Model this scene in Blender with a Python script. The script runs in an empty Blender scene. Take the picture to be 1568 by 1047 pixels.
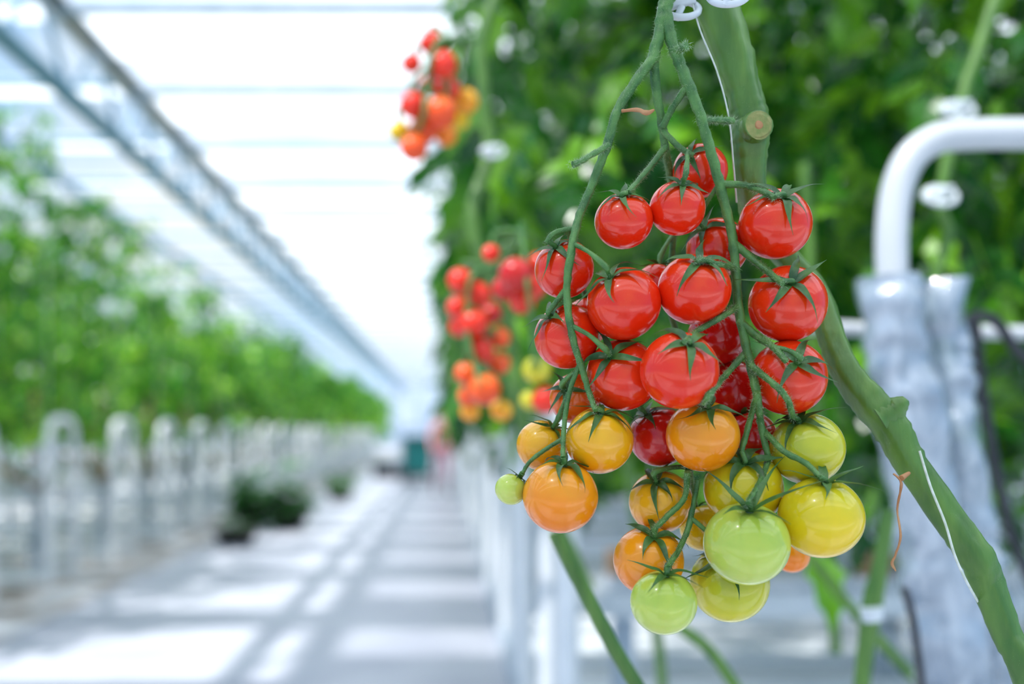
import bpy, math, random
import numpy as np
from mathutils import Vector, Matrix, noise
random.seed(7); rng=np.random.default_rng(7)
S=bpy.context.scene
S.view_settings.view_transform='Standard'
S.view_settings.look='None'
EYE=1.30; FL=1524.4
# bearing survey -> metres : horizontal / vertical bearing (in sight units) at ground distance y
def P(u,v,y): return Vector(((u-681)*y/FL, y, EYE-(v-661)*y/FL))

# ---------------------------------------------------------------- materials
def mat(name):
    m=bpy.data.materials.new(name); m.use_nodes=True
    nt=m.node_tree; nt.nodes.clear()
    return m,nt,nt.nodes,nt.links
def setin(n,**k):
    for a,b in k.items():
        a=a.replace('_',' ')
        if a in n.inputs: n.inputs[a].default_value=b
def c4(c): return (c[0],c[1],c[2],1)
def simple(name,c1,c2=None,rough=.5,scale=20,bump=0,metal=0,coat=0,stretch=None,transl=0,bscale=None):
    m,nt,N,L=mat(name); o=N.new('ShaderNodeOutputMaterial'); b=N.new('ShaderNodeBsdfPrincipled')
    setin(b,Roughness=rough,Metallic=metal,Coat_Weight=coat)
    tc=N.new('ShaderNodeTexCoord'); no=N.new('ShaderNodeTexNoise'); no.inputs['Scale'].default_value=scale; no.inputs['Detail'].default_value=4
    mp=N.new('ShaderNodeMapping'); L.new(tc.outputs['Object'],mp.inputs[0]); L.new(mp.outputs[0],no.inputs['Vector'])
    if stretch: mp.inputs['Scale'].default_value=stretch
    r=N.new('ShaderNodeValToRGB'); r.color_ramp.elements[0].position=.35; r.color_ramp.elements[1].position=.65
    r.color_ramp.elements[0].color=c4(c1); r.color_ramp.elements[1].color=c4(c2 or c1)
    L.new(no.outputs[0],r.inputs[0]); L.new(r.outputs[0],b.inputs['Base Color'])
    if bump:
        bp=N.new('ShaderNodeBump'); bp.inputs['Strength'].default_value=bump; bp.inputs['Distance'].default_value=.002 if not bscale else bscale
        L.new(no.outputs[0],bp.inputs['Height']); L.new(bp.outputs[0],b.inputs['Normal'])
    if transl:
        t=N.new('ShaderNodeBsdfTranslucent'); L.new(r.outputs[0],t.inputs[0]); mx=N.new('ShaderNodeMixShader'); mx.inputs[0].default_value=transl
        L.new(b.outputs[0],mx.inputs[1]); L.new(t.outputs[0],mx.inputs[2]); L.new(mx.outputs[0],o.inputs[0])
    else: L.new(b.outputs[0],o.inputs[0])
    return m

def tomato_mat(name,body,shoulder,blush,sss=.12):
    m,nt,N,L=mat(name); o=N.new('ShaderNodeOutputMaterial'); b=N.new('ShaderNodeBsdfPrincipled')
    tc=N.new('ShaderNodeTexCoord'); sp=N.new('ShaderNodeSeparateXYZ'); L.new(tc.outputs['Object'],sp.inputs[0])
    no=N.new('ShaderNodeTexNoise'); no.inputs['Scale'].default_value=1.6; no.inputs['Detail'].default_value=3; L.new(tc.outputs['Object'],no.inputs['Vector'])
    ad=N.new('ShaderNodeMath'); ad.operation='MULTIPLY_ADD'; ad.inputs[1].default_value=.9; L.new(no.outputs[0],ad.inputs[0]); L.new(sp.outputs[2],ad.inputs[2])
    r=N.new('ShaderNodeValToRGB'); e=r.color_ramp.elements
    mr=N.new('ShaderNodeMapRange'); mr.inputs[1].default_value=-1; mr.inputs[2].default_value=1.6; L.new(ad.outputs[0],mr.inputs[0]); L.new(mr.outputs[0],r.inputs[0])
    e[0].position=.1; e[0].color=c4(blush); e[1].position=.97; e[1].color=c4(shoulder); k=e.new(.55); k.color=c4(body)
    # tiny pale skin dots
    vo=N.new('ShaderNodeTexVoronoi'); vo.inputs['Scale'].default_value=16; L.new(tc.outputs['Object'],vo.inputs['Vector'])
    r2=N.new('ShaderNodeValToRGB'); r2.color_ramp.elements[0].position=.04; r2.color_ramp.elements[0].color=(.12,.12,.12,1); r2.color_ramp.elements[1].position=.16; r2.color_ramp.elements[1].color=(0,0,0,1)
    L.new(vo.outputs['Distance'],r2.inputs[0])
    mx=N.new('ShaderNodeMix'); mx.data_type='RGBA'; L.new(r2.outputs[0],mx.inputs[0]); L.new(r.outputs[0],mx.inputs[6]); mx.inputs[7].default_value=(.95,.75,.35,1)
    L.new(mx.outputs[2],b.inputs['Base Color'])
    setin(b,Roughness=.20,IOR=1.36,Subsurface_Weight=sss,Subsurface_Scale=.003,Coat_Weight=.45,Coat_Roughness=.03)
    b.inputs['Subsurface Radius'].default_value=(1,.35,.12)
    n2=N.new('ShaderNodeTexNoise'); n2.inputs['Scale'].default_value=5; L.new(tc.outputs['Object'],n2.inputs['Vector'])
    bp=N.new('ShaderNodeBump'); bp.inputs['Strength'].default_value=.06; bp.inputs['Distance'].default_value=.001
    L.new(n2.outputs[0],bp.inputs['Height']); L.new(bp.outputs[0],b.inputs['Normal'])
    L.new(b.outputs[0],o.inputs[0]); return m
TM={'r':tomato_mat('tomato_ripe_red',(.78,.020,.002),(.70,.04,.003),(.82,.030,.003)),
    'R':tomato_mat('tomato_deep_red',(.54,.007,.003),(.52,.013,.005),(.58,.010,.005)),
    'q':tomato_mat('tomato_orange_red',(.84,.09,.004),(.82,.15,.01),(.84,.055,.004)),
    'o':tomato_mat('tomato_orange',(.84,.235,.003),(.74,.31,.008),(.84,.17,.003)),
    'a':tomato_mat('tomato_amber',(.86,.36,.004),(.72,.40,.012),(.88,.28,.004)),
    'y':tomato_mat('tomato_yellow',(.76,.52,.005),(.54,.49,.015),(.80,.47,.005)),
    'l':tomato_mat('tomato_lime_yellow',(.58,.51,.016),(.38,.44,.03),(.64,.51,.016)),
    'g':tomato_mat('tomato_pale_green',(.48,.56,.09),(.33,.44,.045),(.58,.62,.14),.3)}

def leaf_mat(name,dark,mid,light,tr=.4,ns=1.3):
    m,nt,N,L=mat(name); o=N.new('ShaderNodeOutputMaterial'); b=N.new('ShaderNodeBsdfPrincipled')
    g=N.new('ShaderNodeNewGeometry'); no=N.new('ShaderNodeTexNoise'); no.inputs['Scale'].default_value=ns; L.new(g.outputs['Position'],no.inputs['Vector'])
    ad=N.new('ShaderNodeMath'); ad.operation='MULTIPLY_ADD'; ad.inputs[1].default_value=.9; L.new(g.outputs['Random Per Island'],ad.inputs[0]); L.new(no.outputs[0],ad.inputs[2])
    ml=N.new('ShaderNodeMath'); ml.operation='MULTIPLY'; ml.inputs[1].default_value=.5; L.new(ad.outputs[0],ml.inputs[0])
    r=N.new('ShaderNodeValToRGB'); e=r.color_ramp.elements; e[0].position=.22; e[0].color=c4(dark); e[1].position=.75; e[1].color=c4(light); k=e.new(.5); k.color=c4(mid)
    L.new(ml.outputs[0],r.inputs[0]); L.new(r.outputs[0],b.inputs['Base Color']); setin(b,Roughness=.22)
    t=N.new('ShaderNodeBsdfTranslucent'); L.new(r.outputs[0],t.inputs[0]); mx=N.new('ShaderNodeMixShader'); mx.inputs[0].default_value=tr
    L.new(b.outputs[0],mx.inputs[1]); L.new(t.outputs[0],mx.inputs[2]); L.new(mx.outputs[0],o.inputs[0]); return m
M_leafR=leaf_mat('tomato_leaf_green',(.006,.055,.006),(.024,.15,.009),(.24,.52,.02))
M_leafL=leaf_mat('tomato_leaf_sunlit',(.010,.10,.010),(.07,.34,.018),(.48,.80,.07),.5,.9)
M_leafPot=leaf_mat('pot_leaf_green',(.01,.08,.02),(.04,.18,.03),(.10,.30,.05))
M_stem=simple('vine_stem_green',(.045,.125,.014),(.10,.21,.028),.42,90,.8,stretch=(1,1,.2))
M_ped=simple('peduncle_green',(.03,.11,.020),(.09,.22,.045),.5,150,.4)
M_sepal=simple('sepal_green',(.013,.065,.010),(.065,.17,.028),.45,120,.3,transl=.12)
M_hair=simple('plant_hair',(.3,.42,.2),(.5,.62,.4),.5,transl=.3)
M_cut=simple('cut_stem_end',(.17,.22,.05),(.28,.26,.08),.7,250,.5)
M_dry=simple('dry_leaf_brown',(.42,.17,.06),(.6,.32,.15),.7,100,.3,transl=.2)
M_string=simple('white_twine',(.50,.55,.45),(.68,.70,.64),.7,300)
M_white=simple('white_enamel',(.70,.72,.74),(.78,.79,.80),.25,8,coat=.3)
M_pipe=simple('grey_white_pipe',(.44,.46,.47),(.52,.53,.54),.3,8,coat=.2)
M_clip=simple('white_plastic_clip',(.52,.56,.58),(.62,.65,.66),.3,10)
M_plastic=simple('white_film',(.66,.70,.76),(.8,.82,.85),.3,12,.4,bscale=.01,transl=.2)
M_gutter=simple('galvanised_gutter',(.42,.47,.50),(.56,.6,.63),.35,6,metal=.3)
M_beam=simple('grey_aluminium',(.30,.37,.44),(.42,.49,.55),.4,5,metal=.2)
M_strut=simple('pale_blue_strut',(.20,.34,.46),(.34,.48,.60),.4,5)
M_beamB=simple('weathered_chord',(.10,.10,.07),(.20,.18,.12),.5,2)
M_beamC=simple('blue_grey_chord',(.03,.14,.19),(.07,.21,.28),.5,2)
M_black=simple('black_rubber',(.015,.015,.02),(.03,.03,.035),.4,20)
M_pot=simple('black_pot',(.012,.01,.01),(.03,.022,.02),.5,20)
M_brown=simple('coir_brown',(.22,.12,.06),(.35,.2,.1),.8,15,.4)
M_teal=simple('teal_plastic',(.0,.13,.13),(.01,.17,.17),.4,5)

# ---------------------------------------------------------------- mesh builder
class MB:
    def __init__(s): s.v=[];s.f=[];s.m=[];s.mats=[]
    def mi(s,m):
        if m not in s.mats: s.mats.append(m)
        return s.mats.index(m)
    def add(s,vs,fs,m):
        o=len(s.v); k=s.mi(m); s.v+= [tuple(x) for x in vs]; s.f+=[tuple(i+o for i in f) for f in fs]; s.m+=[k]*len(fs)
    def box(s,a,b,m):
        x0,y0,z0=a;x1,y1,z1=b
        s.add([(x0,y0,z0),(x1,y0,z0),(x1,y1,z0),(x0,y1,z0),(x0,y0,z1),(x1,y0,z1),(x1,y1,z1),(x0,y1,z1)],
              [(0,3,2,1),(4,5,6,7),(0,1,5,4),(1,2,6,5),(2,3,7,6),(3,0,4,7)],m)
    def sweep(s,pts,rad,m,seg=10,sub=6,wob=0,ridge=0,flat=1,capmat=None,seed=0):
        pts=[Vector(p) for p in pts]; n=len(pts)
        if not isinstance(rad,(list,tuple)): rad=[rad]*n
        C=[];R=[]
        for i in range(n-1):
            p0=pts[max(i-1,0)];p1=pts[i];p2=pts[i+1];p3=pts[min(i+2,n-1)]
            for k in range(sub):
                t=k/sub; C.append(.5*((2*p1)+(p2-p0)*t+(2*p0-5*p1+4*p2-p3)*t*t+(3*p1-p0-3*p2+p3)*t**3)); R.append(rad[i]*(1-t)+rad[i+1]*t)
        C.append(pts[-1]);R.append(rad[-1])
        T=[(C[min(i+1,len(C)-1)]-C[max(i-1,0)]).normalized() for i in range(len(C))]
        a=Vector((0,0,1)) if abs(T[0].z)<.9 else Vector((1,0,0))
        nrm=T[0].cross(a).normalized(); vs=[];fs=[]
        for i,c in enumerate(C):
            nrm=(nrm-T[i]*nrm.dot(T[i])).normalized(); bi=T[i].cross(nrm)
            for k in range(seg):
                an=2*math.pi*k/seg; r=R[i]
                if ridge: r*=1+ridge*math.cos(5*an+i*.05)
                d=nrm*math.cos(an)+bi*math.sin(an)*flat
                if wob: r*=1+wob*noise.noise((c+d*R[i])*(0.7/R[i])+Vector((seed,0,0)))
                vs.append(c+d*r)
        for i in range(len(C)-1):
            for k in range(seg):
                k2=(k+1)%seg; fs.append((i*seg+k,i*seg+k2,(i+1)*seg+k2,(i+1)*seg+k))
        s.add(vs,fs,m)
        s.add(vs[:seg],[tuple(range(seg))[::-1]],capmat or m); s.add(vs[-seg:],[tuple(range(seg))],capmat or m)
        return C,R,T
    def obj(s,name,parent=None,smooth=True,bevel=0):
        me=bpy.data.meshes.new(name); me.from_pydata(s.v,[],s.f); 
        for m in s.mats: me.materials.append(m)
        me.polygons.foreach_set('material_index',s.m)
        me.polygons.foreach_set('use_smooth',[smooth]*len(s.f)); me.update()
        o=bpy.data.objects.new(name,me); S.collection.objects.link(o)
        if parent: o.parent=parent
        if bevel:
            b=o.modifiers.new('b','BEVEL'); b.width=bevel; b.segments=2; b.limit_method='ANGLE'
        return o
def empty(name):
    e=bpy.data.objects.new(name,None); S.collection.objects.link(e); return e

# ---------------------------------------------------------------- tomatoes
def tomato_mesh(name,nu=40,nv=28,lob=.004):
    vs=[(0,0,.88)];fs=[]
    for j in range(1,nv):
        th=math.pi*j/nv
        for i in range(nu):
            ph=2*math.pi*i/nu
            r=1-.11*math.exp(-(th/.30)**2)+lob*math.sin(th)*math.cos(5*ph)*max(0,math.cos(th)+.3)-.015*math.exp(-((math.pi-th)/.2)**2)
            vs.append((r*math.sin(th)*math.cos(ph)*1.01,r*math.sin(th)*math.sin(ph)*1.01,r*math.cos(th)*.985))
    vs.append((0,0,-.965)); l=len(vs)-1
    for i in range(nu):
        i2=(i+1)%nu; fs.append((0,1+i,1+i2)); b=1+(nv-2)*nu; fs.append((b+i2,b+i,l))
        for j in range(nv-2):
            a=1+j*nu; fs.append((a+i,a+nu+i,a+nu+i2,a+i2))
    me=bpy.data.meshes.new(name); me.from_pydata(vs,[],fs); me.polygons.foreach_set('use_smooth',[True]*len(fs)); me.update(); return me
def basis(ax,roll=0):
    z=ax.normalized(); a=Vector((0,0,1)) if abs(z.z)<.9 else Vector((1,0,0)); x=a.cross(z).normalized(); y=z.cross(x)
    return x*math.cos(roll)+y*math.sin(roll), -x*math.sin(roll)+y*math.cos(roll), z
def sepals(B,c,ax,r,lift=.25,n=5,length=1.0,rs=random):
    x,y,z=basis(ax,rs.random()*6)
    for k in range(n):
        an=2*math.pi*k/n+rs.uniform(-.25,.25); d=x*math.cos(an)+y*math.sin(an); side=z.cross(d)
        L=length*rs.uniform(1.0,1.5); lf=lift*rs.uniform(.4,2.4); tw=rs.uniform(-.35,.35); tw2=rs.uniform(-.3,.3); ns=9; vs=[];fs=[]
        for i in range(ns+1):
            t=i/ns; th=.06+t*.82*L*(1-.25*lf); rho=r*(.90+.14*min(1,t*4)+lf*t*t+.03*math.sin(t*9+k)*t)
            ctr=c+(z*math.cos(th)*.985+d*math.sin(th))*rho+side*((tw*t*t+tw2*t**4)*r)
            w=r*(.055+.066*math.sin(math.pi*min(1,t*1.15)**.7))*(1-t**1.8)+r*.004
            up=(z*math.cos(th)+d*math.sin(th)); ca=.8*math.cos(t*2.4+k)
            vs+=[ctr+side*w+up*w*(.35+ca*t),ctr-up*w*.1,ctr-side*w+up*w*(.35-ca*t)]
        for i in range(ns):
            a=i*3; fs+=[(a,a+1,a+4,a+3),(a+1,a+2,a+5,a+4)]
        B.add(vs,fs,M_sepal)
    B.sweep([c+z*r*.84,c+z*r*.96],[r*.11,r*.08],M_sepal,8,2)

def hairs(B,C,R,TT,rs,n,l0=.0007,l1=.0022):
    for c,r,t in zip(C,R,TT):
        for h in range(n):
            x,y,z=basis(t,rs.random()*6.28); dd=(x+z*rs.uniform(-.4,.4)).normalized(); o=c+x*r*.9+t*rs.uniform(-.003,.003)
            ln=rs.uniform(l0,l1); w=.00006
            B.add([o+y*w,o-y*w,o+dd*ln],[(0,1,2)],M_hair)
def build_truss(name,toms,base,strands,ms,thick=1,hair=False,nu=40,nv=28,rs=None):
    rs=rs or random.Random(3)
    root=empty(name); me0=tomato_mesh(name+'_fruit',nu,nv)
    T=[dict(u=t[0],v=t[1],r=t[2],k=t[3],d=base+t[4]*base/.45,cal=t[5] if len(t)>5 else None,lift=t[6] if len(t)>6 else .2) for t in toms]
    for it in range(300):                       # let neighbouring fruit settle against each other in depth
        mv=False
        for i in range(len(T)):
            for j in range(i):
                a,b=T[i],T[j]; pa,pb=P(a['u'],a['v'],a['d']),P(b['u'],b['v'],b['d'])
                ra,rb=a['r']*a['d']/FL,b['r']*b['d']/FL; D=(pa-pb).length; need=(ra+rb)*.98
                if D<need:
                    s=1 if a['d']>=b['d'] else -1; k=(need-D)*.4+1e-5; a['d']+=s*k*.6; b['d']-=s*k*.4; mv=True
        if not mv: break
    def front(u,v,mg):
        d=9
        for t in T:
            q=((u-t['u'])**2+(v-t['v'])**2)
            rr=(t['r']+5*thick)
            if q<rr*rr: d=min(d,t['d']-math.sqrt(rr*rr-q)*t['d']/FL)
        return d-mg
    B=MB(); pool=[]
    for st in strands:
        pts=[];rad=[]
        for p in st['p']:
            rr=p[2]*.76
            d=p[3] if len(p)>3 else min(base*st.get('d',1),front(p[0],p[1],rr*base/FL+.0004))
            pts.append(P(p[0],p[1],d)); rad.append(rr*base/FL)
        # smooth depth a bit
        for _ in range(1):
            ys=[q.y for q in pts]
            for i in range(1,len(pts)-1):
                if len(st['p'][i])<4:
                    y=min(ys[i],(ys[i-1]+ys[i]*2+ys[i+1])/4); pts[i]=P(st['p'][i][0],st['p'][i][1],y)
        C,R,TT=B.sweep(pts,rad,M_ped,12,8,wob=.3)
        if st.get('nodes',True): pool+=C[3:]
        if hair: hairs(B,C,R,TT,rs,22)
    for i,t in enumerate(T):
        c=P(t['u'],t['v'],t['d']); r=t['r']*t['d']/FL
        if t['cal']:
            dx,dz=(t['cal'][0]-t['u'])/t['r'],-(t['cal'][1]-t['v'])/t['r']; q=dx*dx+dz*dz
            dy=-math.sqrt(1-q) if q<.98 else 0
            ax=Vector((dx,dy,dz)).normalized()
        else: ax=Vector((rs.uniform(-.35,.35),rs.uniform(-.1,.4),1)).normalized()
        x,y,z=basis(ax,rs.random()*6)
        o=bpy.data.objects.new('tomato_%d'%(i+1),me0); S.collection.objects.link(o)
        sq=rs.uniform(.98,1.02)
        o.matrix_world=Matrix.Translation(c)@Matrix((x,y,z)).transposed().to_4x4()@Matrix.Diagonal((r,r,r*sq,1))
        o.parent=root
        if not me0.materials: me0.materials.append(None)
        o.material_slots[0].link='OBJECT'; o.material_slots[0].material=TM[t['k']]
        sepals(B,c,ax,r,t['lift'],5 if rs.random()<.7 else 6,rs=rs)
        tip=c+ax*r*.93; sc=base/.45; pr=3.4*thick*base/FL
        near=min(pool,key=lambda q:(q-tip).length)
        if (near-tip).length<.0075*sc:          # a branch already reaches this calyx
            B.sweep([tip-ax*r*.05,tip+ax*r*.06,near],[pr*1.1,pr*1.2,pr*1.2],M_ped,8,4,wob=.15); continue
        target=tip+Vector((0,0,.016*sc)); best=None
        for q in pool:
            e=(q-target).length+ (.02 if q.z<tip.z-.004 else 0)
            if best is None or e<best[0]: best=(e,q)
        q=best[1]; L=(q-tip).length
        if L<.06*sc:
            k1=tip+ax*min(.006*sc,L*.35); mid=k1.lerp(q,.5)+Vector((0,-.001,.001))*sc
            C,R,TT=B.sweep([tip-ax*r*.05,tip+ax*r*.12,k1,mid,q],[pr*1.1,pr*.9,pr*1.5,pr,pr*1.2],M_ped,8,4,wob=.15)
            if hair: hairs(B,C,R,TT,rs,7,.0004,.0012)
    B.obj(name+'_peduncle',root)
    return root,T,front

toms=[(1072,262,41,'r',.02,(1048,242)),(955,338,44,'r',0,(948,303)),(1037,319,42,'r',0,(1040,287)),(1187,343,54,'r',0,(1187,306),.35),
(864,412,45,'r',.01,(846,380)),(955,465,56,'r',-.004,(928,425)),(1063,443,55,'r',-.006,(1063,403)),(1098,380,46,'r',.022,(1070,352)),
(1206,465,58,'r',0,(1196,437),.3),(868,515,50,'r',.01,(838,484)),(953,574,55,'r',0,(926,546)),(1040,567,59,'r',-.01,(1046,526)),
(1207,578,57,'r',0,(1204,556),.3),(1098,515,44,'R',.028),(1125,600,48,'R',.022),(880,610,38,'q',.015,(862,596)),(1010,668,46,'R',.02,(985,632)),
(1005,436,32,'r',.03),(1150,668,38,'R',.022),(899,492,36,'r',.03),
(830,682,39,'a',.018,(846,652)),(918,674,51,'a',0,(918,629)),(858,760,57,'o',-.004,(862,706)),(1076,667,55,'o',-.004,(1076,621)),
(1012,768,48,'a',.015,(998,733)),(993,858,53,'o',0,(996,815)),(1138,748,59,'y',.012,(1130,703)),(1236,687,55,'l',.01,(1214,642),.3),
(1257,792,63,'y',-.002,(1256,733),.5),(1117,893,59,'l',.01,(1100,850)),(1143,832,64,'g',-.014,(1140,774),.6),(1016,922,50,'g',-.008,(1018,874),.5),
(782,749,24,'g',.0,(798,728)),(1078,808,36,'y',.03),(1212,850,27,'o',.06)]
strands=[
 dict(p=[(1040,-60,17,.462),(1028,-20,16,.46),(1018,12,15,.458),(1010,50,13,.456),(999,95,12,.455)]),
 dict(p=[(1004,85,11,.455),(975,122,10,.452),(945,170,9.5,.45),(932,215,9.5),(908,280,8.5),(886,335,8.5),(873,395,8),(868,445,8),(874,505,7.5),(890,560,6.5),(902,600,6),(912,628,5)]),
 dict(p=[(870,440,7),(852,462,5.5),(838,480,5)]),
 dict(p=[(888,556,5.5),(872,600,5),(864,650,5),(862,700,5)]),
 dict(p=[(862,672,5),(835,688,4.5),(812,706,4),(800,724,4)]),
 dict(p=[(878,350,6.5),(850,356,5),(836,372,5)]),
 dict(p=[(932,222,6.5,.447),(905,238,5.5,.443),(888,248,5.5,.441),(877,252,6.5,.44)],nodes=False),
 dict(p=[(1018,14,13,.457),(1026,55,12.5,.455),(1046,110,11.5,.452),(1068,165,10.5,.45),(1085,220,10),(1104,290,10),(1120,355,10),(1127,420,9.5),(1133,485,9),(1147,550,8.5),(1160,610,8),(1166,655,7),(1178,705,6)]),
 dict(p=[(1160,600,7),(1148,645,6),(1135,690,6)]),
 dict(p=[(1028,78,8,.454),(1040,76,7.5,.45),(1050,70,8.5,.446)],nodes=False),
 dict(p=[(1072,183,7,.45),(1095,184,6.5,.455),(1122,185,7.5,.46)],nodes=False),
 dict(p=[(1001,90,10,.456),(1005,140,9,.458),(1014,190,9,.462),(1020,235,8,.466),(1030,300,7,.482),(1030,380,7,.487),(1020,450,7,.49),(1045,540,6,.49),(1060,640,6,.485),(1053,715,6,.47),(1052,765,6,.462)]),
 dict(p=[(1014,195,7,.46),(1030,165,7,.456),(1048,138,7.5,.452),(1054,134,6,.451)],nodes=False),
 dict(p=[(1015,200,6,.461),(1040,225,6,.458),(1062,238,5,.456)]),
 dict(p=[(1020,225,6.5,.462),(990,262,6,.455),(962,295,5.5)]),
 dict(p=[(1053,722,6.5),(1048,762,6),(1022,790,6),(1000,812,5)]),
 dict(p=[(1068,735,5.5),(1056,800,6),(1040,840,5.5),(1022,868,5)]),
 dict(p=[(1108,282,8),(1140,284,7),(1170,294,6),(1186,303,6)]),
 dict(p=[(1122,370,8),(1150,395,7.5),(1175,415,6.5),(1198,434,6)]),
 dict(p=[(1130,490,8),(1160,515,7.5),(1185,532,6.5),(1204,553,6)]),
 dict(p=[(1150,560,7),(1185,588,6.5),(1205,610,6),(1214,638,6)]),
 dict(p=[(1165,655,6.5),(1200,690,6),(1235,710,5.5),(1255,730,5)]),
 dict(p=[(1124,410,7),(1100,405,6),(1078,398,6),(1065,400,5)]),
 dict(p=[(1128,470,7),(1100,488,6),(1070,505,6),(1048,523,5)]),
 dict(p=[(1142,540,7),(1110,575,6),(1088,600,6),(1077,618,5)]),
 dict(p=[(1178,700,6),(1165,735,5.5),(1145,770,5)]),
]
root,TT,front=build_truss('tomato_truss',toms,.45,strands,1,1,True,56,40)

# background trusses hanging on the next plants
t2=[(660,66,18,'r',0),(678,100,22,'r',-.005),(630,97,15,'r',0),(685,138,20,'r',.01),(632,161,20,'r',-.005),(675,173,25,'q',-.005),(648,199,22,'q',0),(634,226,21,'q',0),(683,207,17,'o',.01),(611,201,16,'y',.01),(714,155,19,'a',.02),(703,183,16,'y',.02),(656,132,16,'R',.01)]
s2=[dict(p=[(735,60,7),(705,60,5),(675,62,5),(660,90,5),(655,130,5),(650,170,5),(640,200,4)])]
build_truss('tomato_truss',t2,1.20,s2,1,.9,False,24,16,random.Random(5))
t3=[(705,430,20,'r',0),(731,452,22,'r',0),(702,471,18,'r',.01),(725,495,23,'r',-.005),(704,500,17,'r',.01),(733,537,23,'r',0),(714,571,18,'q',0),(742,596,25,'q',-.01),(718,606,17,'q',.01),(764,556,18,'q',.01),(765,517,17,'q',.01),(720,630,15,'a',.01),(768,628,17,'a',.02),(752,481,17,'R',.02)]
s3=[dict(p=[(770,400,7),(745,410,5),(722,425,5),(715,470,5),(718,520,5),(728,560,5),(735,590,4)])]
build_truss('tomato_truss',t3,1.12,s3,1,.9,False,24,16,random.Random(6))
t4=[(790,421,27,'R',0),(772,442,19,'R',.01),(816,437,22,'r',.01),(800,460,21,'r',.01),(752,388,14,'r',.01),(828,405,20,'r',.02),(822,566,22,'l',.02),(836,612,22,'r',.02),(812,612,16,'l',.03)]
s4=[dict(p=[(800,340,6),(802,390,5),(808,440,5),(815,500,5),(822,560,4)])]
build_truss('tomato_truss',t4,.98,s4,1,.9,False,24,16,random.Random(8))

# ---------------------------------------------------------------- main vine stem
mv=MB(); u=.47/FL
C,R,TTs=mv.sweep([P(1072,-90,.475),P(1090,-10,.475),P(1118,70,.475),P(1138,140,.475),P(1149,180,.475),P(1149,205,.475),P(1149,240,.477),P(1150,285,.48),P(1160,340,.493),P(1205,395,.50),P(1250,450,.497),P(1275,520,.488),P(1300,575,.48),P(1338,622,.475),P(1365,655,.473),P(1395,710,.47),P(1450,790,.465),P(1492,850,.46),P(1512,895,.46),P(1540,970,.455),P(1590,1090,.45),Vector((.31,.46,1.02)),Vector((.42,.55,.60)),Vector((.50,.62,.25)),Vector((.55,.66,.0))],
         [32*u,32*u,30*u,26*u,28*u,29*u,26*u,23*u,21*u,20*u,21*u,21*u,23*u,27*u,27*u,23*u,23*u,25*u,24*u,21*u,22*u,23*u,25*u,27*u,30*u],M_stem,24,8,wob=.10,ridge=.06)
hairs(mv,C[:168],R,TTs,random.Random(2),70,.0004,.0011)
# cut side shoot
c=P(1149,203,.475)
mv.sweep([c,c+Vector((0,-.006,0)),c+Vector((.0003,-.0105,0)),c+Vector((.0004,-.0115,0))],[.0088,.0074,.0072,.0066],M_stem,18,4,wob=.1,capmat=M_cut)
mv.sweep([c+Vector((.0004,-.0113,0)),c+Vector((.0004,-.0119,0))],[.0062,.0054],M_cut,16,2,wob=.15)
mv.sweep([c+Vector((.0004,-.0117,0)),c+Vector((.0004,-.0122,0))],[.0022,.0016],M_dry,12,2,wob=.3)
# leaf scar bump and swelling
q=P(1345,640,.473); mv.sweep([q,P(1366,628,.471),P(1380,617,.469),P(1387,610,.468)],[.0085,.0065,.0042,.0018],M_stem,12,4,wob=.2)
q=P(1490,855,.461); mv.sweep([q,P(1500,842,.459),P(1506,834,.458)],[.0075,.005,.0025],M_stem,12,4,wob=.15)
mv.obj('tomato_vine_stem')
tw=MB()
tw.sweep([P(1050,-40,.470),P(1070,40,.466),P(1098,110,.462),P(1116,180,.463),P(1123,250,.466),P(1128,310,.475)],1.2*u,M_string,6,8)
tw.sweep([P(1408,690,.452),P(1425,745,.450),P(1447,800,.447),P(1462,850,.446),P(1480,890,.447),P(1500,925,.46)],1.8*u,M_string,6,8)
tw.obj('support_twine')
def clip(at,s,rot=0):
    b=MB(); n=20
    pts=[at+Vector((math.cos(a+rot)*s,math.sin(a)*s*.4,math.sin(a+rot)*s*.62)) for a in [2*math.pi*i/n for i in range(n+1)]]
    b.sweep(pts,s*.2,M_clip,8,2); b.sweep([at+Vector((-s*1.2,0,-s*.1)),at+Vector((-s*.5,0,s*.2)),at+Vector((s*.8,0,s*.5))],[s*.22,s*.3,s*.2],M_clip,8,4)
    b.sweep([at+Vector((-s*.3,-s*.3,-s*.7)),at+Vector((0,-s*.35,0))],[s*.2,s*.2],M_clip,8,3)
    b.obj('vine_clip')
clip(P(1042,14,.468),.0085); clip(P(1115,-6,.446),.008,.5)
clip(P(755,232,1.3),.014); clip(P(1468,168,1.3),.019); clip(P(1440,300,1.3),.020)
dl=MB()
dl.sweep([P(1368,725,.452),P(1380,740,.45),P(1374,780,.449),P(1379,820,.448),P(1371,850,.448),P(1366,862,.449),P(1372,874,.45)],[.0012,.0016,.0010,.0013,.0012,.0016,.0004],M_dry,6,5,flat=.35,wob=.4)
dl.sweep([P(1380,732,.45),P(1392,724,.455)],[.0014,.0008],M_dry,6,3)
dl.sweep([P(952,170,.446),P(975,168,.443),P(990,173,.441),P(1002,168,.440)],[.0007,.0009,.0012,.0004],M_dry,6,3,wob=.4)
dl.obj('dried_leaf_stalk')

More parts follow.
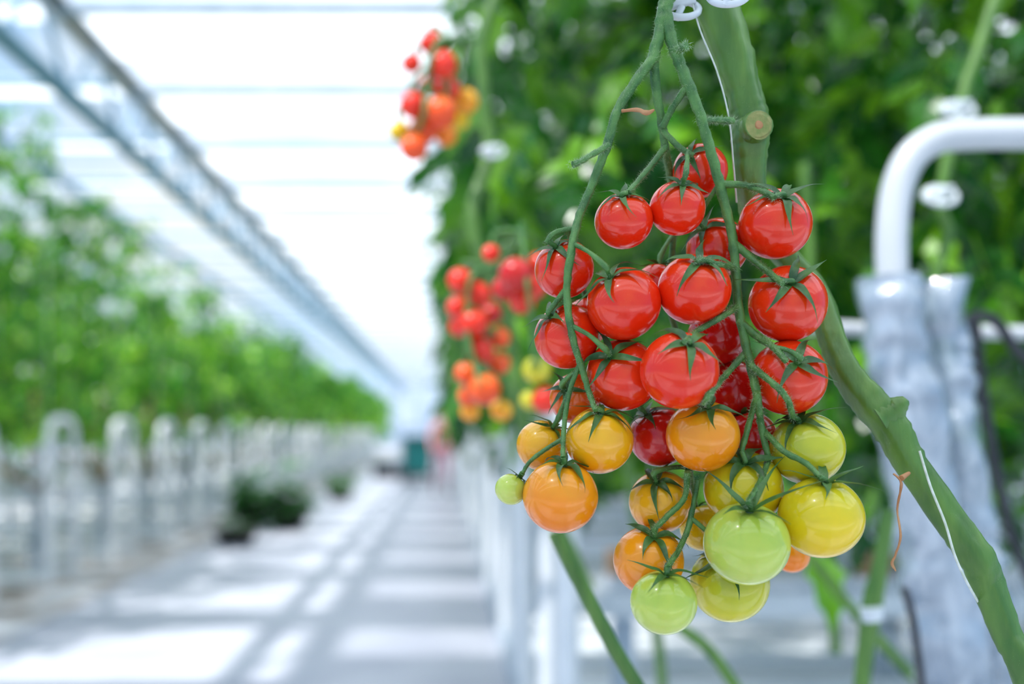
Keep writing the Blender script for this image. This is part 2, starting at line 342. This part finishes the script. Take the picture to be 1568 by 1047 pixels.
# other vines, softly out of focus
ov=MB()
ov.sweep([P(850,815,.62),P(872,860,.62),P(905,925,.62),P(945,1000,.62),P(1000,1090,.62)],.0046,M_stem,12,6,wob=.1)
ov.sweep([P(1360,780,.95),P(1350,850,.95),P(1335,930,.95),P(1325,1000,.95),P(1315,1100,.95)],[.007,.007,.010,.008,.008],M_stem,12,6,wob=.1)
ov.sweep([P(1333,930,.94),P(1336,950,.94)],[.011,.009],M_clip,12,3)
ov.sweep([P(1240,850,1.3),P(1290,915,1.3),P(1350,985,1.3),P(1420,1060,1.3)],.007,M_stem,10,6)
ov.sweep([P(1040,960,1.0),P(1090,1000,1.0),P(1150,1090,1.0)],.006,M_stem,10,6)
ov.sweep([P(770,-30,1.32),P(738,60,1.32),P(742,150,1.32),P(748,240,1.32),P(722,330,1.3),P(745,420,1.3),P(780,500,1.3),P(792,600,1.3),P(820,720,1.35),P(900,900,1.4)],[.008]*4+[.009]*6,M_stem,12,6,wob=.1)
ov.sweep([P(1530,-20,1.33),P(1500,70,1.33),P(1470,160,1.33),P(1452,240,1.33),P(1440,310,1.33),P(1452,360,1.33),P(1432,430,1.33),P(1420,600,1.33)],[.0085]*4+[.007]*4,M_stem,12,6,wob=.1)
ov.sweep([P(1230,250,1.5),P(1240,400,1.5),P(1235,500,1.5),P(1260,700,1.5),P(1280,1000,1.5)],.008,M_stem,10,5)
ov.sweep([P(960,700,1.5),P(975,800,1.5),P(1010,1000,1.5),P(1020,1200,1.5)],.008,M_stem,10,5)
ov.obj('background_vine_stems')

# ---------------------------------------------------------------- heating pipe hoop with wrap
hp=MB(); pr=.0172
hp.sweep([P(1480,1240,1.12),P(1420,800,1.11),P(1372,520,1.1),P(1366,420,1.1),P(1366,350,1.1),P(1374,290,1.1),P(1396,240,1.1),P(1436,212,1.1),P(1490,206,1.1),P(1560,205,1.1),P(1680,205,1.1)],pr,M_pipe,20,8)
hp.sweep([P(1240,500,1.25),P(1350,505,1.25),P(1480,508,1.25),P(1700,512,1.25)],.009,M_pipe,12,4)
hp.obj('heating_pipe')
# bubble wrap
def film():
    m,nt,N,L=mat('clear_bubble_film'); o=N.new('ShaderNodeOutputMaterial'); b=N.new('ShaderNodeBsdfPrincipled')
    setin(b,Roughness=.10,Coat_Weight=1.0,Coat_Roughness=.04,IOR=1.6); tc=N.new('ShaderNodeTexCoord')
    no=N.new('ShaderNodeTexNoise'); no.inputs['Scale'].default_value=38; no.inputs['Detail'].default_value=6; no.inputs['Distortion'].default_value=1.3
    mp=N.new('ShaderNodeMapping'); mp.inputs['Scale'].default_value=(1,1,.4); L.new(tc.outputs['Object'],mp.inputs[0]); L.new(mp.outputs[0],no.inputs['Vector'])
    r=N.new('ShaderNodeValToRGB'); r.color_ramp.elements[0].position=.36; r.color_ramp.elements[0].color=(.19,.25,.32,1); r.color_ramp.elements[1].position=.68; r.color_ramp.elements[1].color=(.47,.54,.62,1)
    L.new(no.outputs[0],r.inputs[0]); L.new(r.outputs[0],b.inputs['Base Color'])
    bp=N.new('ShaderNodeBump'); bp.inputs['Strength'].default_value=.9; bp.inputs['Distance'].default_value=.009; L.new(no.outputs[0],bp.inputs['Height']); L.new(bp.outputs[0],b.inputs['Normal'])
    tr=N.new('ShaderNodeBsdfTransparent'); mx=N.new('ShaderNodeMixShader'); mx.inputs[0].default_value=.30
    L.new(b.outputs[0],mx.inputs[1]); L.new(tr.outputs[0],mx.inputs[2]); L.new(mx.outputs[0],o.inputs[0]); return m
M_film=film()
bw=MB()
bw.sweep([P(1366,424,1.1),P(1372,520,1.1),P(1392,640,1.105),P(1420,800,1.11),P(1450,950,1.115),P(1490,1240,1.12)],[.033,.034,.036,.036,.040,.045],M_film,32,14,wob=.3)
bw.sweep([P(1440,430,1.14),P(1446,520,1.14),P(1456,640,1.14),P(1480,800,1.15),P(1505,950,1.15),P(1540,1240,1.16)],[.028,.027,.030,.030,.034,.04],M_film,32,14,wob=.35,seed=5)
bw.obj('bubble_wrap_sleeve')
cb=MB()
cb.sweep([P(1490,620,1.2),P(1480,540,1.2),P(1484,492,1.2),P(1508,484,1.2),P(1532,500,1.2),P(1552,530,1.2),P(1600,580,1.2)],.0065,M_black,10,6)
cb.sweep([P(1492,480,1.22),P(1505,600,1.22),P(1530,740,1.22),P(1560,850,1.22),P(1610,950,1.22)],.006,M_black,10,6)
cb.sweep([P(1385,900,1.0),P(1400,960,1.0),P(1415,1080,1.0)],.004,M_black,10,6)
cb.obj('irrigation_hose')

# ---------------------------------------------------------------- foliage
LV=np.array([(0,0,0),(.22,.2,.05),(.42,.33,.07),(.5,.22,.05),(.74,.24,.03),(.82,.12,.0),(1,0,-.1),(.82,-.12,.0),(.74,-.24,.03),(.5,-.22,.05),(.42,-.33,.07),(.22,-.2,.05),(.3,0,0),(.6,0,-.01)],float)
LF=[(0,12,1),(12,3,2,1),(12,13,3),(13,4,3),(13,6,5,4),(0,11,12),(12,11,10,9),(12,9,13),(13,9,8),(13,8,7,6)]
def compound():
    vs=[];fs=[]
    def put(pos,yaw,s,droop):
        o=len(vs); cy,sy=math.cos(yaw),math.sin(yaw)
        for x,y,z in LV*s:
            z2=z-droop*x*x/s; X=x*cy-y*sy+pos[0]; Y=x*sy+y*cy+pos[1]; vs.append((X,Y,z2+pos[2]))
        fs.extend([tuple(i+o for i in f) for f in LF])
    put((.62,0,-.1),0,.42,.3)
    for x,s in ((.22,.26),(.4,.36),(.56,.33)):
        for sg in (1,-1): put((x,sg*.02,-.25*x*x),sg*random.uniform(.9,1.3),s*random.uniform(.85,1.1),.45)
    n=len(vs); vs+= [(0,.008,0),(0,-.008,0),(.62,.004,-.1),(.62,-.004,-.1)]; fs.append((n,n+1,n+3,n+2))
    return np.array(vs),fs
TEMPL=[compound() for _ in range(3)]
def foliage(name,items,m,parent=None):
    V=[];F=[];o=0
    for (pos,az,pi,ro,s) in items:
        tv,tf=random.choice(TEMPL)
        ca,sa,cp,sp,cr,sr=math.cos(az),math.sin(az),math.cos(pi),math.sin(pi),math.cos(ro),math.sin(ro)
        Rz=np.array([[ca,-sa,0],[sa,ca,0],[0,0,1]]);Ry=np.array([[cp,0,sp],[0,1,0],[-sp,0,cp]]);Rx=np.array([[1,0,0],[0,cr,-sr],[0,sr,cr]])
        V.append(tv@(Rz@Ry@Rx).T*s+np.array(pos)); F.extend([tuple(i+o for i in f) for f in tf]); o+=len(tv)
    V=np.concatenate(V); me=bpy.data.meshes.new(name); me.from_pydata(V.tolist(),[],F); me.materials.append(m); me.update()
    ob=bpy.data.objects.new(name,me); S.collection.objects.link(ob); ob.parent=parent; return ob
def rowitems(x0,x1,y,dy,z0,z1,n,s):
    it=[]
    for _ in range(n):
        z=random.uniform(z0,z1); x=random.uniform(x0,x1)
        if random.random()<.10 and (x>.4 or x<0): z=z0-random.uniform(0,.22)
        it.append(((x,y+random.uniform(-dy,dy),z),random.uniform(0,6.28),random.uniform(.1,1.2),random.uniform(-.6,.6),s*random.uniform(.7,1.25)))
    return it
# ---------------------------------------------------------------- row furniture : gutters, hoops, stems, slabs
def row_base(y,side,detail,parent):
    b=MB(); sg=1 if side=='r' else -1; x0=.5 if side=='r' else -3.35; L=5
    xa,xb=sorted((x0,x0+sg*L))
    prof=[(-.13,.70),(-.13,.78),(-.10,.78),(-.08,.72),(.08,.72),(.10,.78),(.13,.78),(.13,.70)]
    vs=[(xa,y+a,z) for a,z in prof]+[(xb,y+a,z) for a,z in prof]; n=len(prof)
    b.add(vs,[(i,(i+1)%n,n+(i+1)%n,n+i) for i in range(n)]+[tuple(range(n)),tuple(range(2*n-1,n-1,-1))],M_gutter)
    x=xa+.05
    while x<xb-.9:
        b.box((x,y-.09,.725),(x+.95,y+.09,.82),M_plastic); x+=1.05
    x=xa+.1
    while x<xb:
        b.box((x-.02,y-.1,.0),(x+.02,y-.07,.7),M_beam); b.box((x-.02,y+.07,.0),(x+.02,y+.1,.7),M_beam); b.box((x-.02,y-.1,.35),(x+.02,y+.1,.38),M_beam); x+=1.6
    if side=='l' or y>3:
        xe=x0-sg*.12; r=.036; top=1.40
        b.sweep([(xe,y-.28,.05),(xe,y-.28,1.0),(xe,y-.28,top-.16),(xe,y-.23,top-.05),(xe,y-.12,top),(xe,y+.12,top),(xe,y+.23,top-.05),(xe,y+.28,top-.16),(xe,y+.28,1.0),(xe,y+.28,.05)],r,M_white,8,4)
        if side=='l':
            b.sweep([(xe,y-.28,.62),(xe,y-.1,.62),(xe,y+.1,.62),(xe,y+.28,.62)],r,M_white,8,2)
            for j in range(3):      # bundled, lowered vine stems with their white hooks
                a=random.uniform(-.25,.25); z0=random.uniform(1.15,1.35)
                b.sweep([(xe-.1,y+a,z0),(xe-.14,y+a+.05,z0-.25),(xe-.3,y+a-.05,z0-.5)],[.05,.035,.02],M_plastic,8,4,wob=.5)
                b.sweep([(xe-.2,y+a+.3,.95),(xe-.15,y+a,.86),(xe-.2,y+a-.35,.98)],.014,M_stem if j else M_brown,6,4)
            for j in range(4):
                b.sweep([(xe-.15-j*.35,y+random.uniform(-.1,.1),.8),(xe-.2-j*.35,y+random.uniform(-.2,.2),1.2),(xe-.2-j*.35,y,1.7)],.016,M_stem if j%2 else M_brown,6,3)
        b.sweep([(xe,y-.28,.1),(xe+sg*4,y-.28,.1)],r,M_white,8,2); b.sweep([(xe,y+.28,.1),(xe+sg*4,y+.28,.1)],r,M_white,8,2)
    if detail:
        for i in range(10):
            x=x0+sg*(.1+i*.42); xx=x+random.uniform(-.3,.3)
            b.sweep([(x,y,.8),(x+sg*.15,y-.05,1.0),(xx,y+random.uniform(-.15,.15),1.3),(xx,y+random.uniform(-.1,.1),1.9)],.011,M_stem,6,3)
            b.sweep([(x+.1,y,.8),(x+.1,y,4.0)],.003,M_string,4,1)
            b.box((x-.05,y-.05,.82),(x+.05,y+.05,.9),M_brown if i%2==0 else M_clip)
    b.obj('growing_gutter',parent,smooth=False)

# right hand rows (they end at the path, x = 0)
yr=1.75; k=0
while yr<46:
    e=empty('tomato_plant_row')
    n=int(900 if k==0 else 1250 if k<4 else 700 if k<9 else 240); x1=3.0 if k==0 else 4.5 if k==1 else 7.5
    it=rowitems(.07,x1,yr,.25,1.44,3.0 if k==0 else 4.1 if k<2 else 4.7,n,.235 if k==0 else .32 if k<4 else .46 if k<9 else .6)
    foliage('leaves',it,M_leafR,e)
    if k>0: row_base(yr,'r',k<7,e)
    yr+=1.6; k+=1
# left hand rows
yr=5.2; k=0
while yr<62:
    e=empty('tomato_plant_row')
    n=int(620 if k<4 else 460 if k<6 else 300 if k<14 else 150)
    top=4.05+random.uniform(-.1,.05) if k<3 else 3.9+random.uniform(-.2,.1) if k<5 else 3.45+random.uniform(-.25,.3)
    it=rowitems(-6.6,-3.35,yr,.36,1.55,top,n,.30 if k<6 else .42 if k<14 else .62)
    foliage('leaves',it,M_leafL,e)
    if k<26: row_base(yr,'l',k<12,e)
    yr+=1.6; k+=1

def pot(x,y,r,h,s,n,m=None):
    e=empty('potted_plant'); b=MB(); seg=28
    prof=[(.0,.0),(.72*r,0),(.95*r,h*.85),(1.05*r,h*.86),(1.07*r,h),(.95*r,h),(.9*r,h*.88),(0,h*.88)]
    vs=[(x+a*math.cos(2*math.pi*i/seg),y+a*math.sin(2*math.pi*i/seg),z) for a,z in prof for i in range(seg)]
    b.add(vs,[(j*seg+i,j*seg+(i+1)%seg,(j+1)*seg+(i+1)%seg,(j+1)*seg+i) for j in range(len(prof)-1) for i in range(seg)],M_pot)
    b.obj('pot',e)
    it=[((x+random.uniform(-r,r)*.5,y+random.uniform(-r,r)*.5,h*.9+abs(random.gauss(0,s*.45))),random.uniform(0,6.28),random.uniform(-.9,.5),random.uniform(-.5,.5),s*random.uniform(.6,1)) for _ in range(n)]
    foliage('foliage',it,M_leafPot,e)
pot(-2.1,13.3,.27,.26,.42,70); pot(-2.65,13.6,.22,.24,.46,70); pot(-2.42,11.5,.26,.17,.20,14); pot(-2.0,19.0,.25,.22,.4,40)

# ---------------------------------------------------------------- trolley + worker far down the path
tr=MB()
tx,ty=-.66,25.
tr.box((tx-.45,ty,.18),(tx+.35,ty+1.6,.26),M_black)
for zz in (.27,.58,.89): 
    for yy in (0.05,.85):
        tr.box((tx-.4,ty+yy,zz),(tx+.3,ty+yy+.7,zz+.28),M_teal); tr.box((tx-.43,ty+yy-.02,zz+.25),(tx+.33,ty+yy+.72,zz+.30),M_teal)
for wx in (-.35,.25):
    for wy in (.2,1.4):
        tr.sweep([(tx+wx-.03,ty+wy,.09),(tx+wx+.03,ty+wy,.09)],.09,M_black,16,1)
tr.sweep([(tx-.4,ty+.02,.26),(tx-.4,ty+.0,1.3),(tx+.3,ty+.0,1.3),(tx+.3,ty+.02,.26)],.018,M_beam,8,5)
tr.obj('harvest_trolley',smooth=False)
lb=MB()
for i in range(2): lb.box((-2.0+i*.62,28,.0),(-1.45+i*.62,29,.45),M_black); lb.box((-2.02+i*.62,27.98,.42),(-1.43+i*.62,29.02,.47),M_beam)
lb.obj('harvest_crates',smooth=False)

def person(px,py):
    e=empty('worker')
    sk=[('pel',(0,0,.95),.15,None),('waist',(0,0,1.08),.125,'pel'),('chest',(0,.01,1.28),.155,'waist'),('neckb',(0,0,1.44),.075,'chest'),('neck',(0,0,1.50),.05,'neckb'),('head',(0,-.015,1.60),.088,'neck'),('crown',(0,-.005,1.68),.075,'head')]
    for s,st in ((1,.16),(-1,-.2)):
        n='L' if s>0 else 'R'
        sk+=[('hip'+n,(.09*s,0,.90),.095,'pel'),('knee'+n,(.1*s,-st*.6-.03,.49),.062,'hip'+n),('ank'+n,(.1*s,-st*1.1+.04,.09),.042,'knee'+n),('toe'+n,(.11*s,-st*1.1-.12,.045),.035,'ank'+n),
             ('sh'+n,(.17*s,0,1.40),.06,'neckb'),('elb'+n,(.235*s,.03+st*.3,1.12),.042,'sh'+n),('wr'+n,(.22*s,-.08+st*.5,.90),.028,'elb'+n),('hand'+n,(.215*s,-.10+st*.5,.82),.03,'wr'+n)]
    ids={k[0]:i for i,k in enumerate(sk)}
    me=bpy.data.meshes.new('body'); me.from_pydata([k[1] for k in sk],[(ids[k[3]],ids[k[0]]) for k in sk if k[3]],[]); ob=bpy.data.objects.new('body',me); S.collection.objects.link(ob); ob.parent=e
    ob.modifiers.new('s','SKIN')
    for i,k in enumerate(sk): me.skin_vertices[0].data[i].radius=(k[2],k[2]*(.7 if k[0] in('pel','waist','chest') else 1)); 
    me.skin_vertices[0].data[0].use_root=True
    ob.modifiers.new('sub','SUBSURF').levels=2; ob.modifiers['sub'].render_levels=2
    m,nt,N,L=mat('worker_clothes'); o=N.new('ShaderNodeOutputMaterial'); b=N.new('ShaderNodeBsdfPrincipled'); tc=N.new('ShaderNodeTexCoord'); sp=N.new('ShaderNodeSeparateXYZ'); L.new(tc.outputs['Object'],sp.inputs[0])
    mr=N.new('ShaderNodeMapRange'); mr.inputs[2].default_value=2; L.new(sp.outputs[2],mr.inputs[0]); r=N.new('ShaderNodeValToRGB'); r.color_ramp.interpolation='CONSTANT'; el=r.color_ramp.elements
    el[0].position=0; el[0].color=(.03,.03,.03,1); el[1].position=.05; el[1].color=(.34,.16,.22,1)
    for p,c_ in ((.475,(.75,.22,.22)),(.735,(.65,.40,.30))): q=el.new(p); q.color=c4(c_)
    L.new(mr.outputs[0],r.inputs[0]); L.new(r.outputs[0],b.inputs[0]); L.new(b.outputs[0],o.inputs[0]); b.inputs['Roughness'].default_value=.8; me.materials.append(m)
    h=MB(); M_h=simple('hair_brown',(.06,.03,.02),(.09,.05,.03),.6,60); M_sk=simple('skin',(.6,.36,.27),(.64,.4,.3),.5,20)
    for s in (1,-1):
        st=.16 if s>0 else -.2
        for f in range(4): 
            x=.215*s; y=-.10+st*.5+(f-1.5)*.018; h.sweep([(x,y,.82),(x,y-.003,.775),(x-.01*s,y-.006,.745-.006*(f in(1,2)))],[.009,.008,.006],M_sk,6,2)
        h.sweep([(.20*s,-.125+st*.5,.84),(.195*s,-.15+st*.5,.80)],[.01,.007],M_sk,6,2)
        h.sweep([(.032*s,-.092,1.615),(.032*s,-.1,1.615)],.009,M_h,6,1)
        h.sweep([(.088*s,0,1.625),(.095*s,.005,1.595)],.012,M_sk,6,1)
    h.sweep([(0,-.09,1.60),(0,-.115,1.585),(0,-.1,1.575)],[.009,.013,.008],M_sk,6,2)
    h.sweep([(-.022,-.092,1.55),(.022,-.092,1.55)],.005,M_sk,6,1)
    h.sweep([(0,-.02,1.735),(0,.03,1.70),(0,.055,1.63),(0,.05,1.56),(0,.04,1.50)],[.06,.088,.085,.06,.03],M_h,14,4)
    h.obj('head_details',e)
    e.location=(px,py,0); e.rotation_euler=(0,0,.2)
person(-.06,20.5)

# ---------------------------------------------------------------- building
fl=MB(); fl.add([(-30,-6,0),(30,-6,0),(30,90,0),(-30,90,0)],[(0,1,2,3)],simple('concrete_floor',(.34,.355,.42),(.45,.465,.52),.45,1.4,.2))
fl.obj('floor',smooth=False)
M_cover=simple('white_ground_cover',(.60,.64,.68),(.78,.8,.82),.6,3,.2)
M_coverL=simple('mottled_ground_cover',(.20,.15,.11),(.66,.66,.68),.7,2.2,.2)  # pale cover under the left rows, darkened with brown blotches
gc=MB(); gc.box((.42,-3,.0),(12,80,.012),M_cover); gc.obj('ground_cover_sheet',smooth=False)
gc=MB(); gc.box((-12,-3,.0),(-2.75,80,.012),M_coverL); gc.obj('ground_cover_sheet',smooth=False)
kb=MB(); kb.box((.34,-3,0),(.42,80,.05),M_beam); kb.obj('trim_1',smooth=False)
def screen(name,col,tp):
    m,nt,N,L=mat(name); o=N.new('ShaderNodeOutputMaterial'); t=N.new('ShaderNodeBsdfTranslucent'); t.inputs[0].default_value=c4(col); d=N.new('ShaderNodeBsdfDiffuse'); d.inputs[0].default_value=c4(col)
    m1=N.new('ShaderNodeMixShader'); m1.inputs[0].default_value=.2; L.new(t.outputs[0],m1.inputs[1]); L.new(d.outputs[0],m1.inputs[2])
    tr=N.new('ShaderNodeBsdfTransparent'); m2=N.new('ShaderNodeMixShader'); m2.inputs[0].default_value=tp; L.new(m1.outputs[0],m2.inputs[1]); L.new(tr.outputs[0],m2.inputs[2]); L.new(m2.outputs[0],o.inputs[0]); return m
M_scr=screen('diffuse_shade_screen',(.92,.94,.96),.05); M_clear=screen('frosted_glazing',(.95,.97,1),.60)
ce=MB(); bm=MB(); y=4.4-2.1*4
CZ=5.0
while y<82:
    ce.add([(-3.4,y,CZ),(9,y,CZ),(9,y+1.25,CZ),(-3.4,y+1.25,CZ)],[(0,1,2,3)],M_scr)
    ce.add([(-3.4,y+1.25,CZ),(9,y+1.25,CZ),(9,y+2.1,CZ),(-3.4,y+2.1,CZ)],[(0,1,2,3)],M_clear)
    ce.add([(-12,y,CZ+.1),(-3.4,y,CZ+.1),(-3.4,y+.6,CZ+.1),(-12,y+.6,CZ+.1)],[(0,1,2,3)],M_scr)
    bm.box((-3.4,y-.05,CZ-.10),(9,y+.03,CZ-.01),M_beam)
    bm.box((-12,y-.03,CZ),(-3.4,y+.03,CZ+.08),M_strut)
    y+=2.1
ce.obj('ceiling',smooth=False); bm.obj('ceiling_crossbeams',smooth=False)
gd=MB(); gx=-3.36
gd.box((gx-.08,0,4.94),(gx+.08,82,5.09),M_beamB); gd.box((gx-.06,0,4.25),(gx+.06,82,4.36),M_beamC)
y=.5;k=0
while y<80:
    gd.sweep([(gx,y,4.3),(gx,y+.7,5.0)],.032,M_strut,6,1); gd.sweep([(gx,y+.7,5.0),(gx,y+1.4,4.3)],.032,M_strut,6,1); y+=1.4
gd.sweep([(gx+.12,0,4.72),(gx+.12,82,4.72)],.025,M_white,8,1)
for xx in (-5.6,-8.4): gd.box((xx-.05,0,4.9),(xx+.05,82,5.02),M_strut)
gd.obj('lattice_girder',smooth=False)
wb=MB(); wb.add([(-12,82,0),(12,82,0),(12,82,5.2),(-12,82,5.2)],[(0,1,2,3)],M_scr); 
for x in range(-12,13,2): wb.box((x-.04,81.9,0),(x+.04,81.98,5.2),M_beam)
wb.obj('wall_back',smooth=False)

# ---------------------------------------------------------------- light
sd=bpy.data.lights.new('sun','SUN'); sd.energy=8.2; sd.angle=math.radians(1.4); sd.color=(1,.985,.96)
so=bpy.data.objects.new('sun',sd); S.collection.objects.link(so); so.rotation_euler=Vector((.52,.45,-1)).to_track_quat('-Z','Y').to_euler()
w=bpy.data.worlds.new('sky'); S.world=w; w.use_nodes=True; N=w.node_tree.nodes; L=w.node_tree.links; bg=N['Background']
tc=N.new('ShaderNodeTexCoord'); no=N.new('ShaderNodeTexNoise'); no.inputs['Scale'].default_value=3.2; no.inputs['Detail'].default_value=4; L.new(tc.outputs['Generated'],no.inputs['Vector'])
sx=N.new('ShaderNodeSeparateXYZ'); L.new(tc.outputs['Generated'],sx.inputs[0]); ab=N.new('ShaderNodeMath'); ab.operation='ABSOLUTE'; L.new(sx.outputs[0],ab.inputs[0])
ma=N.new('ShaderNodeMath'); ma.operation='MULTIPLY_ADD'; ma.inputs[1].default_value=-.36; L.new(ab.outputs[0],ma.inputs[0]); L.new(no.outputs[0],ma.inputs[2])
r=N.new('ShaderNodeValToRGB'); r.color_ramp.elements[0].position=.26; r.color_ramp.elements[0].color=(.15,.50,1,1); r.color_ramp.elements[1].position=.50; r.color_ramp.elements[1].color=(.88,.96,1,1)
L.new(ma.outputs[0],r.inputs[0]); L.new(r.outputs[0],bg.inputs[0]); bg.inputs[1].default_value=1.1

cam=bpy.data.cameras.new('camera'); co=bpy.data.objects.new('camera',cam); S.collection.objects.link(co); S.camera=co
co.location=(0,0,EYE); co.rotation_euler=(math.pi/2,0,0); cam.lens=35; cam.sensor_width=36; cam.clip_start=.02; cam.clip_end=300
cam.shift_x=(784-681)/1568; cam.shift_y=(661-523.5)/1568
cam.dof.use_dof=True; cam.dof.focus_distance=.445; cam.dof.aperture_fstop=3.8
